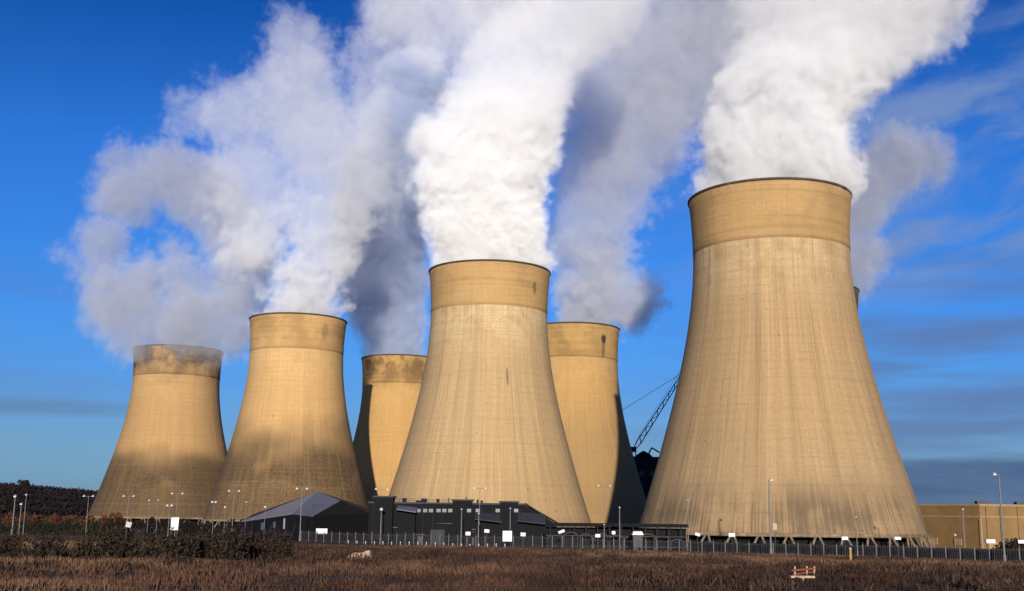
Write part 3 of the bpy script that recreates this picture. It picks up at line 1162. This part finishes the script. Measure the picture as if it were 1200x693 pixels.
sheet('grey_roof_slope', [[A_[0], A_[1], B_]], M['greyroof'])
sheet('blue_roof_slope', [[A_[1], A_[2], G_], [A_[1], G_, B_]], M['blueroof'], .28)
sheet('dark_roof_slope', [[A_[2], A_[3], G_], [A_[3], A_[4], G_], [A_[4], A_[5], B_], [A_[4], B_, G_], [A_[5], A_[0], B_]], M['black'], .26)
b = MB()
for i in range(6):
    p_, q_ = A_[i] * 1.0, A_[(i + 1) % 6] * 1.0
    b.add([(p_.x, p_.y, -2), (q_.x, q_.y, -2), (q_.x, q_.y, q_.z), (p_.x, p_.y, p_.z)], [(0, 1, 2, 3)])
b.build('wall', M['black'], root)
e01 = (A_[1] - A_[0])
wn = Vector((e01.y, -e01.x, 0)).normalized()
if wn.y > 0:
    wn = -wn
for f_, ww, hh in ((.45, 3.2, 2.6), (.68, 2.4, 2.0), (.86, 1.4, 3.4)):
    q = A_[0] + e01 * f_ + wn * .06
    MB().box(q.x, q.y, q.z - 2.6, ww, .12, hh, math.atan2(e01.y, e01.x)).build('panel_door', M['blueroof'] if ww > 2 else M['offwhite'], root)

# ------------------------------------------------------------------ long black building before the middle tower
Y0 = 346.0


def zat(px, py, Y):
    return at(px, py, Y).z


xl, xr = at(432, 600, Y0).x, at(617, 600, Y0).x
xe = at(652, 615, Y0).x
zr = zat(520, 591, Y0)
zlow = zat(652, 614, Y0)
root = empty('plant_building', ((xl + xr) / 2, Y0 + 8, 1.0))
tag(root, 'long low black plant building with three square roof blocks before the middle tower', 'building')
oo = root.location
b = MB()
poly = [(xl - oo.x, -8, -2), (xr - oo.x, -8, -2), (xe - oo.x, -8, -2), (xe - oo.x, -8, zlow - oo.z), (xr - oo.x + 3.0, -8, zr - oo.z - 2.0), (xr - oo.x - .5, -8, zr - oo.z), (xl - oo.x, -8, zr - oo.z)]
b.prism(poly, (0, 18, 0)).build('wall', M['black'], root)
MB().box((xl + xr) / 2 - oo.x, 1, zr - oo.z + .25, xr - xl + .6, 18.6, .5).build('roof', M['darkroof'], root)
# slanting end roof
MB().prism([(xr - oo.x - .4, -8.4, zr - oo.z + .3), (xr - oo.x + 3.0, -8.4, zr - oo.z - 1.8), (xe - oo.x + .4, -8.4, zlow - oo.z + .2), (xe - oo.x + .4, -8.4, zlow - oo.z + .5), (xr - oo.x + 3.1, -8.4, zr - oo.z - 1.4), (xr - oo.x - .4, -8.4, zr - oo.z + .7)], (0, 19, 0)).build('end_roof', M['black2'], root)
for (x0, x1, yt) in ((438, 460, 583), (530, 553, 587), (586, 607, 589)):
    a_, c_ = at(x0, 600, Y0 - 3).x, at(x1, 600, Y0 - 3).x
    zt = zat((x0 + x1) / 2, yt, Y0 - 3)
    o = MB().box((a_ + c_) / 2 - oo.x, -7.5, (zt - oo.z - 2) / 2, c_ - a_, 7, zt - oo.z + 2).build('tower_block', M['black'], root)
    MB().box((a_ + c_) / 2 - oo.x, -7.5, zt - oo.z + .2, c_ - a_ + .7, 7.6, .45).build('roof_cap', M['darkroof'], o)
# windows, one row high under the roof edge
for px in (488, 496, 503, 512, 519, 526, 549, 559, 583, 605):
    q = at(px, 598, Y0 - 8)
    fy_ = -8.06 if not (530 < px < 553 or 586 < px < 607) else -11.06
    MB().box(q.x - oo.x, fy_, zat(px, 598.5, Y0) - oo.z, 1.25, .1, 1.0).build('window', M['window'], root)
# cladding joints, doors, pipes, vents and handrails on the long building
jn = random.Random(9)
for k in range(16):
    x = xl - oo.x + (xr - xl) * (k + .5) / 16
    MB().box(x, -8.05, (zr - oo.z) * .48, .14, .1, zr - oo.z - .6).build('cladding_rib', M['black2'], root)
for (f_, w_, h_) in ((.06, 3.2, 3.6), (.33, 1.4, 2.4), (.44, 4.2, 4.4), (.66, 1.2, 2.3), (.9, 3.0, 3.2)):
    MB().box(xl - oo.x + (xr - xl) * f_, -8.1, 1.6 + h_ / 2, w_, .16, h_).build('door', M['darkroof'] if w_ > 2 else M['galvdark'], root)
for (f_, z0_, z1_) in ((.18, 6.5, 4.5), (.52, 7.8, 6.2), (.72, 5.5, 3.0)):
    x = xl - oo.x + (xr - xl) * f_
    MB().path([(x - 4, -8.5, z0_), (x + 3, -8.5, z0_), (x + 4.5, -8.6, z1_), (x + 9, -8.6, z1_)], .22, 7).build('wall_pipe', M['pipe'], root, True)
for k in range(11):
    x = xl - oo.x + (xr - xl) * jn.uniform(.1, .97)
    hv_ = jn.uniform(.4, 1.3)
    if k % 3:
        MB().box(x, jn.uniform(-6, 0), zr - oo.z + .5 + hv_ / 2, jn.uniform(.5, 1.9), 1.2, hv_).build('roof_vent', M['black2'], root)
    else:
        MB().bar((x, -5, zr - oo.z + .4), (x, -5, zr - oo.z + 1.2 + hv_), .16, .14, 7).build('flue', M['black2'], root)
hr = MB()
x0_, x1_ = xl - oo.x + 6.2, xl - oo.x + (xr - xl) * .53
for k in range(14):
    x = x0_ + (x1_ - x0_) * k / 13
    hr.bar((x, -7.9, zr - oo.z + .4), (x, -7.9, zr - oo.z + 1.45), .035, .035, 4)
for zz_ in (1.0, 1.45):
    hr.bar((x0_, -7.9, zr - oo.z + zz_), (x1_, -7.9, zr - oo.z + zz_), .035, .035, 4)
hr.build('handrail', M['black2'], root)
# lighter lean-to roofs in front
for (x0, x1, yt, yb, mt) in ((463, 486, 592, 600, 'blueroof'), (556, 588, 600, 612, 'darkroof'), (606, 640, 600, 614, 'darkroof')):
    p0, p1 = at(x0, yt, Y0 - 9), at(x1, yb, Y0 - 9)
    z0_, z1_ = p0.z - oo.z, p1.z - oo.z
    MB().prism([(p0.x - oo.x, -8.2, z0_), (p1.x - oo.x, -8.2, z0_ - .6), (p1.x - oo.x, -12.0, z1_), (p0.x - oo.x, -12.0, z1_ + .8)], (0, 0, -.25)).build('lean_to_roof', M[mt], root)
    MB().box((p0.x + p1.x) / 2 - oo.x, -10.1, (z1_ - 2.6) / 2 - .2, abs(p1.x - p0.x) - .6, 3.2, z1_ + 1.4).build('lean_to_wall', M['black'], root)

# ------------------------------------------------------------------ pipe gantry to the left legs of the nearest tower
Y1 = 316.0
xa, xb = at(640, 615, Y1).x, at(806, 617, Y1).x
zt = zat(720, 613.5, Y1)
root = empty('pipe_gantry', ((xa + xb) / 2, Y1, ground_z((xa + xb) / 2, Y1)))
oo = root.location
tag(root, 'long black pipe gantry with grey bent pipes left of the nearest tower', 'gantry')
zz_ = zt - oo.z
MB().box(0, 0, zz_ - .45, xb - xa, 5, .9).build('deck', M['black'], root)
MB().box(0, 2.6, (zz_ - 1.1) / 2 - .4, xb - xa - .3, .3, zz_ - .6).build('back_wall', M['black'], root)
lm = None
for i in range(12):
    x = (xa - xb) / 2 + (xb - xa) * (i + .3) / 12
    if lm is None:
        lm = MB().box(0, 0, (zz_ - 1.2) / 2, .3, .3, zz_ - .6).build('column', M['black2'], root)
        o = lm
    else:
        o = lm.copy()
        COL.objects.link(o)
    o.location = (x, -2.3, 0)
for i in range(9):
    x = (xa - xb) / 2 + (xb - xa) * (i + .6) / 9.4
    pts_ = []
    w_ = rng.uniform(1.4, 2.6)
    h_ = rng.uniform(.45, .68) * zz_
    for k in range(13):
        a = math.pi * k / 12
        pts_.append((x + w_ * math.cos(a), -2.9, h_ + rng.uniform(1.0, 1.02) * math.sin(a) * 1.0))
    pts_ = [(x + w_, -2.9, -.3)] + pts_ + [(x - w_, -2.9, -.3)]
    MB().path(pts_, .17, 7).build('bent_pipe', M['pipe'], root, True)
for k, zc in enumerate((.38, .66)):
    MB().bar((-(xb - xa) / 2, -2.62, zz_ * zc), ((xb - xa) / 2, -2.62, zz_ * zc), .14, .14, 7).build('long_pipe', M['pipe'], root)

# ------------------------------------------------------------------ boiler house and crane behind, between the two right towers
Y2 = 720.0
xa, xb = at(722, 560, Y2).x, at(800, 560, Y2).x
root = empty('boiler_house', ((xa + xb) / 2, Y2 + 20, 0))
oo = root.location
tag(root, 'dark blue boiler house glimpsed between the yellow tower and the nearest tower', 'building')
zt = zat(752, 537.5, Y2)
bh = MB().box(0, 0, zt / 2 - .5, xb - xa, 40, zt + 1).build('wall', M['black2'], root)
MB().box(0, 0, zt + .5, xb - xa + 1, 41, 1.2).build('roof', M['black'], root)
q = at(757, 534, Y2)
MB().prism([(q.x - oo.x - 6, -16, zt + 1), (q.x - oo.x + 5, -16, zt + 1), (q.x - oo.x + 3, -16, zt + 3.2), (q.x - oo.x - 1, -16, zt + 5.2), (q.x - oo.x - 5, -16, zt + 2.5)], (0, 12, 0)).build('roof_housing', M['black'], root)
MB().path([(q.x - oo.x + 1, -17, zt + 1), (q.x - oo.x + 4, -17, zt + 7), (q.x - oo.x + 9, -17, zt + 4)], .5, 6).build('duct', M['black2'], root)
for k in range(5):
    MB().box(-12 + 7 * k, -20.1, zt * .62, 3.2, .2, 7).build('louvre', M['darkroof'], root)
    MB().box(-12 + 7 * k, -20.1, zt * .8, 3.2, .2, 3).build('louvre', M['galvdark'], root)

foot = at(742.5, 528, 690)
tip = at(806, 429, 690)
root = empty('crane', (foot.x, foot.y, 0))
tag(root, 'dark lattice boom crane leaning right behind the towers', 'crane')
fz = foot.z
ux = Vector((tip.x - foot.x, 0, tip.z - foot.z))
L = ux.length * 1.25
ux.normalize()
un = Vector((-ux.z, 0, ux.x))
b = MB()
hw = 1.35
nb = 22
for sy in (-1, 1):
    for sn in (-1, 1):
        b.bar(Vector((0, 0, fz)) + Vector((0, sy * .4, 0)) + un * sn * .4, Vector((0, 0, fz)) + ux * 6 + Vector((0, sy * hw, 0)) + un * sn * hw, .26, .26, 5)
        b.bar(Vector((0, 0, fz)) + ux * 6 + Vector((0, sy * hw, 0)) + un * sn * hw, Vector((0, 0, fz)) + ux * L + Vector((0, sy * .5, 0)) + un * sn * .5, .26, .2, 5)
for k in range(nb):
    t0, t1 = 6 + (L - 6) * k / nb, 6 + (L - 6) * (k + 1) / nb
    h0, h1 = hw + (.5 - hw) * k / nb, hw + (.5 - hw) * (k + 1) / nb
    for sy in (-1, 1):
        s_ = 1 if k % 2 else -1
        b.bar(Vector((0, sy * h0, fz)) + ux * t0 + un * h0 * s_, Vector((0, sy * h1, fz)) + ux * t1 - un * h1 * s_, .14, .14, 4)
    s_ = 1 if k % 2 else -1
    for sn in (-1, 1):
        b.bar(Vector((0, h0 * s_, fz)) + ux * t0 + un * h0 * sn, Vector((0, -h1 * s_, fz)) + ux * t1 + un * h1 * sn, .14, .14, 4)
b.build('boom', M['crane'], root)
b = MB()
for sx in (-1, 1):
    for sy in (-1, 1):
        b.bar((sx * 1.3, sy * 1.3, 0), (sx * 1.3, sy * 1.3, fz), .2, .2, 5)
for k in range(20):
    z0_, z1_ = fz * k / 20, fz * (k + 1) / 20
    s_ = 1 if k % 2 else -1
    for sy in (-1, 1):
        b.bar((-1.3 * s_, sy * 1.3, z0_), (1.3 * s_, sy * 1.3, z1_), .12, .12, 4)
        b.bar((sy * 1.3, -1.3 * s_, z0_), (sy * 1.3, 1.3 * s_, z1_), .12, .12, 4)
b.build('mast', M['crane'], root)
MB().box(-2.2, 0, fz + .6, 7.5, 3.4, 3.0).build('slewing_cab', M['crane'], root)
kt = at(708, 494, 692) - root.location
MB().bar((-3.5, 0, fz + 1), kt, .35, .25, 6).build('back_strut', M['crane'], root)
tipv = Vector((0, 0, fz)) + ux * L
q1 = at(800, 437, 690) - root.location
dv = (q1 - kt).normalized()
MB().bar(kt, kt + dv * 62, .14, .14, 5).build('pendant_cable', M['crane'], root)
q2 = at(748, 512, 690) - root.location
q3 = at(786, 452, 690) - root.location
MB().bar(q2, q2 + (q3 - q2) * 1.6, .1, .1, 5).build('hoist_cable', M['crane'], root)

# ------------------------------------------------------------------ tan warehouse at the right
P = [(1062, 421.0), (1148, 392.0), (1262, 404.0)]
pc = [Vector((at(px, 600, Y).x, Y, 0)) for px, Y in P]
pc.append(pc[2] + (pc[0] - pc[1]))
zt = zat(1148, 593, 392)
root = empty('warehouse', (pc[1] + pc[3]) / 2)
tag(root, 'flat roofed tan warehouse at the right beyond the nearest tower', 'warehouse')
oo = root.location
b = MB()
b.prism([(p_.x - oo.x, p_.y - oo.y, -1.0) for p_ in pc], (0, 0, zt + 1)).build('wall', M['tan'], root)
ring = MB()
trim = MB()
for i in range(4):
    p_, q_ = pc[i] - oo, pc[(i + 1) % 4] - oo
    d_ = q_ - p_
    m_ = (p_ + q_) / 2
    a = math.atan2(d_.y, d_.x)
    ring.box(m_.x, m_.y, zt + .3, d_.length + .5, .5, .7, a)
    trim.box(m_.x, m_.y, zt - 3.6, d_.length + .24, .24, .55, a)
ring.build('parapet', M['tantrim'], root)
trim.build('band', M['tantrim'], root)
d_ = pc[2] - pc[1]
for f_ in (.12, .3, .48):
    q = pc[1] - oo + d_ * f_
    MB().box(q.x, q.y - .1, 2.2, 4.2, .25, 4.4, math.atan2(d_.y, d_.x)).build('roller_door', M['tanlight'], root)
for f_ in (.06, .2, .38, .56, .74):
    q = pc[1] - oo + d_ * f_
    MB().bar((q.x, q.y - .35, .2), (q.x, q.y - .35, zt - .1), .13, .13, 6).build('downpipe', M['tan'], root)
e_ = pc[0] - pc[1]
en = Vector((-abs(e_.y), -abs(e_.x), 0)).normalized()
for f_ in (.3, .62):
    q = pc[1] - oo + e_ * f_ + en * .2
    MB().box(q.x, q.y, 4.2, 3.0, .3, 2.2, math.atan2(e_.y, e_.x)).build('louvre', M['tantrim'], root)
for (f_, g_) in ((.25, .3), (.45, .5), (.7, .35)):
    q = pc[1] - oo + d_ * f_ + e_ * g_
    MB().box(q.x, q.y, zt + .9, 3.2, 2.6, 1.8).build('roof_plant', M['galvdark'], root)
q = pc[1] - oo
MB().box(q.x, q.y, zt / 2 - 2, .7, .7, zt - 4.4, .4).build('corner_trim', M['tantrim'], root)

# ------------------------------------------------------------------ odds and ends in the field
q = ground_hit(997, 657)
root = empty('marker_stake', (q.x, q.y, ground_z(q.x, q.y)))
tag(root, 'yellow marker stake at the near edge of the field path, right side', 'marker post')
MB().bar((0, 0, -.1), (0, 0, 1.7), .2, .18, 8).build('stake', M['yellow'], root)
MB().lathe([(.02, 1.92), (.17, 1.86), (.2, 1.7), (.02, 1.7)], 8).build('cap', M['cream'], root)

q = ground_hit(419, 656)
bm = bmesh.new()
sv = [(-2.3, -.5, -.3), (1.2, -.7, -.3), (1.9, .5, -.3), (-1.3, .9, -.3), (-1.0, -.25, .75), (.6, -.45, 1.1), (1.9, -.2, 1.12), (1.6, .55, .8), (-.3, .6, .8)]
sv = [(a_ * .62, b_ * .62, c_ * .68) for a_, b_, c_ in sv]
for v in sv:
    bm.verts.new(v)
bmesh.ops.convex_hull(bm, input=bm.verts)
bmesh.ops.subdivide_edges(bm, edges=bm.edges, cuts=3, use_grid_fill=True)
for v in bm.verts:
    v.co += Vector((mnoise.noise(v.co * 2), mnoise.noise(v.co * 2 + Vector((5, 0, 0))), mnoise.noise(v.co * 2 + Vector((0, 9, 0))))) * .17
me = bpy.data.meshes.new('boulder')
bm.to_mesh(me)
bm.free()
me.materials.append(M['sand'])
o = bpy.data.objects.new('boulder', me)
COL.objects.link(o)
o.location = (q.x, q.y, ground_z(q.x, q.y) - .05)
tag(o, 'pale angular sandstone boulder lying in the brown grass left of the black building', 'boulder')

q = ground_hit(941, 676)
gz = ground_z(q.x, q.y)
root = empty('fallen_barrier', (q.x, q.y, gz - .08), .2)
root.scale = (.85, .85, .62)
tag(root, 'toppled orange red barrier lying in the heath at the lower right', 'barrier')
b = MB()
b.bar((-.75, 0, .62), (.85, .2, .8), .10, .10, 8)
b.build('top_rail', M['red'], root)
MB().bar((-.6, .1, .3), (.95, .3, .5), .10, .10, 8).build('lower_rail', M['red'], root)
for x in (-.45, .35, .85):
    MB().bar((x - .15, -.1, .0), (x + .05, .25, .95), .06, .06, 6).build('upright', M['cream'], root)
q = ground_hit(940, 684)
root = empty('plank', (q.x, q.y, ground_z(q.x, q.y)), .1)
tag(root, 'cream plank lying in the heath just below the toppled barrier', 'plank')
MB().box(0, 0, .3, 1.15, .3, .1).build('board', M['cream'], root)
MB().box(.0, 0, .12, .1, .28, .28).build('batten', M['sand'], root)
#ENDREST
# ------------------------------------------------------------------ sun and sky
SUN_EL, SUN_AZ = R(8.6), R(-0.4)   # direction towards the sun: straight behind the camera (-Y)
to_sun = Vector((-math.sin(SUN_AZ) * math.cos(SUN_EL), -math.cos(SUN_AZ) * math.cos(SUN_EL), math.sin(SUN_EL)))
sd = bpy.data.lights.new('sun', 'SUN')
sd.energy = 4.8
sd.angle = R(.53)
sd.color = (1, .90, .76)
so = bpy.data.objects.new('sun', sd)
COL.objects.link(so)
so.rotation_euler = to_sun.to_track_quat('Z', 'Y').to_euler()

w = bpy.data.worlds.new('World')
scene.world = w
w.use_nodes = True
t = NT(w.node_tree)
sky = t.n('ShaderNodeTexSky', sky_type='NISHITA')
sky.sun_disc = False
sky.sun_elevation = SUN_EL
sky.sun_rotation = math.atan2(to_sun.x, to_sun.y)
sky.altitude = 100
sky.air_density = 1.0
sky.dust_density = .3
sky.ozone_density = 3.0
dirv = t.n('ShaderNodeTexCoord').outputs['Generated']
x, y, z = t.xyz(dirv)
zz = t.m('MAXIMUM', z, 0.0)
bw = t.n('ShaderNodeRGBToBW')
t.link(sky.outputs[0], bw.inputs[0])
# clear cold winter air: the Nishita brightness with a deeper blue tint
tint = t.n('ShaderNodeValToRGB')
cr = tint.color_ramp
cr.elements[0].position, cr.elements[0].color = 0.0, (.36, .62, .84, 1)
cr.elements[1].position, cr.elements[1].color = .5, (.02, .36, 1.85, 1)
for p_, c_ in ((.055, (.31, .66, 1.05, 1)), (.12, (.20, .72, 1.75, 1)), (.187, (.15, .76, 2.3, 1)), (.30, (.11, .72, 2.65, 1)), (.41, (.037, .46, 2.1, 1))):
    e = cr.elements.new(p_)
    e.color = c_
t.link(zz, tint.inputs[0])
blue = t.vm('MULTIPLY', tint.outputs[0], bw.outputs[0])
base = blue
right = t.rng(x, .06, .34)
warp = t.noise(t.comb(t.m('MULTIPLY', x, 4), t.m('MULTIPLY', y, 4), t.m('MULTIPLY', z, 9)), 1.0, 3, .5)
cl1 = t.noise(t.comb(t.m('MULTIPLY', x, 5.5), t.m('MULTIPLY', y, 5.5), t.m('MULTIPLY_ADD', z, 17, t.m('MULTIPLY_ADD', x, -4.5, t.m('MULTIPLY', warp, 1.4)))), 1.0, 6, .58)
cl2 = t.noise(t.comb(t.m('MULTIPLY', x, 2.2), t.m('MULTIPLY', y, 2.2), t.m('MULTIPLY_ADD', z, 21, t.m('MULTIPLY', warp, 1.0))), 1.0, 5, .55)
soft = t.m('MULTIPLY', t.rng(cl1, .40, .62), t.m('MULTIPLY', t.rng(z, .16, .22), t.rng(z, .48, .30)))
col = t.mix(t.m('MULTIPLY', soft, t.m('MULTIPLY', right, .95)), base, (1.6, 2.5, 4.7))
band = t.m('MULTIPLY', t.rng(cl2, .42, .60), t.m('MULTIPLY', t.rng(z, .035, .07), t.rng(z, .24, .17)))
col = t.mix(t.m('MULTIPLY', band, t.m('MULTIPLY_ADD', right, .55, .18)), col, (1.0, 1.6, 3.2))
# a thin grey bar of cloud low on the left
lz = t.m('ADD', z, t.m('MULTIPLY', t.m('SUBTRACT', warp, .5), .012))
bar = t.m('MULTIPLY', t.m('MULTIPLY', t.rng(lz, .072, .080), t.rng(lz, .092, .083)), t.rng(x, -.27, -.36))
col = t.mix(t.m('MULTIPLY', bar, .45), col, (1.0, 1.55, 2.5))
bankn = t.noise(t.comb(t.m('MULTIPLY', x, 5), t.m('MULTIPLY', y, 5), t.m('MULTIPLY', z, 40)), 1.0, 5, .6)
bz = t.m('ADD', z, t.m('MULTIPLY', t.m('SUBTRACT', bankn, .5), .022))
bank = t.m('MULTIPLY', t.rng(bz, .054, .044), t.rng(x, .1, .25))
col = t.mix(t.m('MULTIPLY', bank, .85), col, t.mix(t.rng(bankn, .35, .65), (.45, .85, 1.9), (.85, 1.35, 2.5)))
bg = t.n('ShaderNodeBackground')
t.link(col, bg.inputs['Color'])
bg.inputs['Strength'].default_value = .10
wo = t.n('ShaderNodeOutputWorld')
t.link(bg.outputs[0], wo.inputs['Surface'])

# ------------------------------------------------------------------ render settings
scene.render.engine = 'CYCLES'
cy = scene.cycles
cy.max_bounces = 8
cy.diffuse_bounces = 2
cy.glossy_bounces = 2
cy.transmission_bounces = 2
cy.volume_bounces = 5
cy.transparent_max_bounces = 16
cy.volume_step_rate = 1.0
cy.volume_max_steps = 256
cy.use_adaptive_sampling = True
cy.adaptive_threshold = .03
cy.use_denoising = True
try:
    cy.denoiser = 'OPENIMAGEDENOISE'
except Exception:
    pass
vs = scene.view_settings
scene.display_settings.display_device = 'sRGB'
vs.view_transform = 'Standard'
vs.look = 'None'
vs.exposure = 0.2
vs.gamma = 1.0
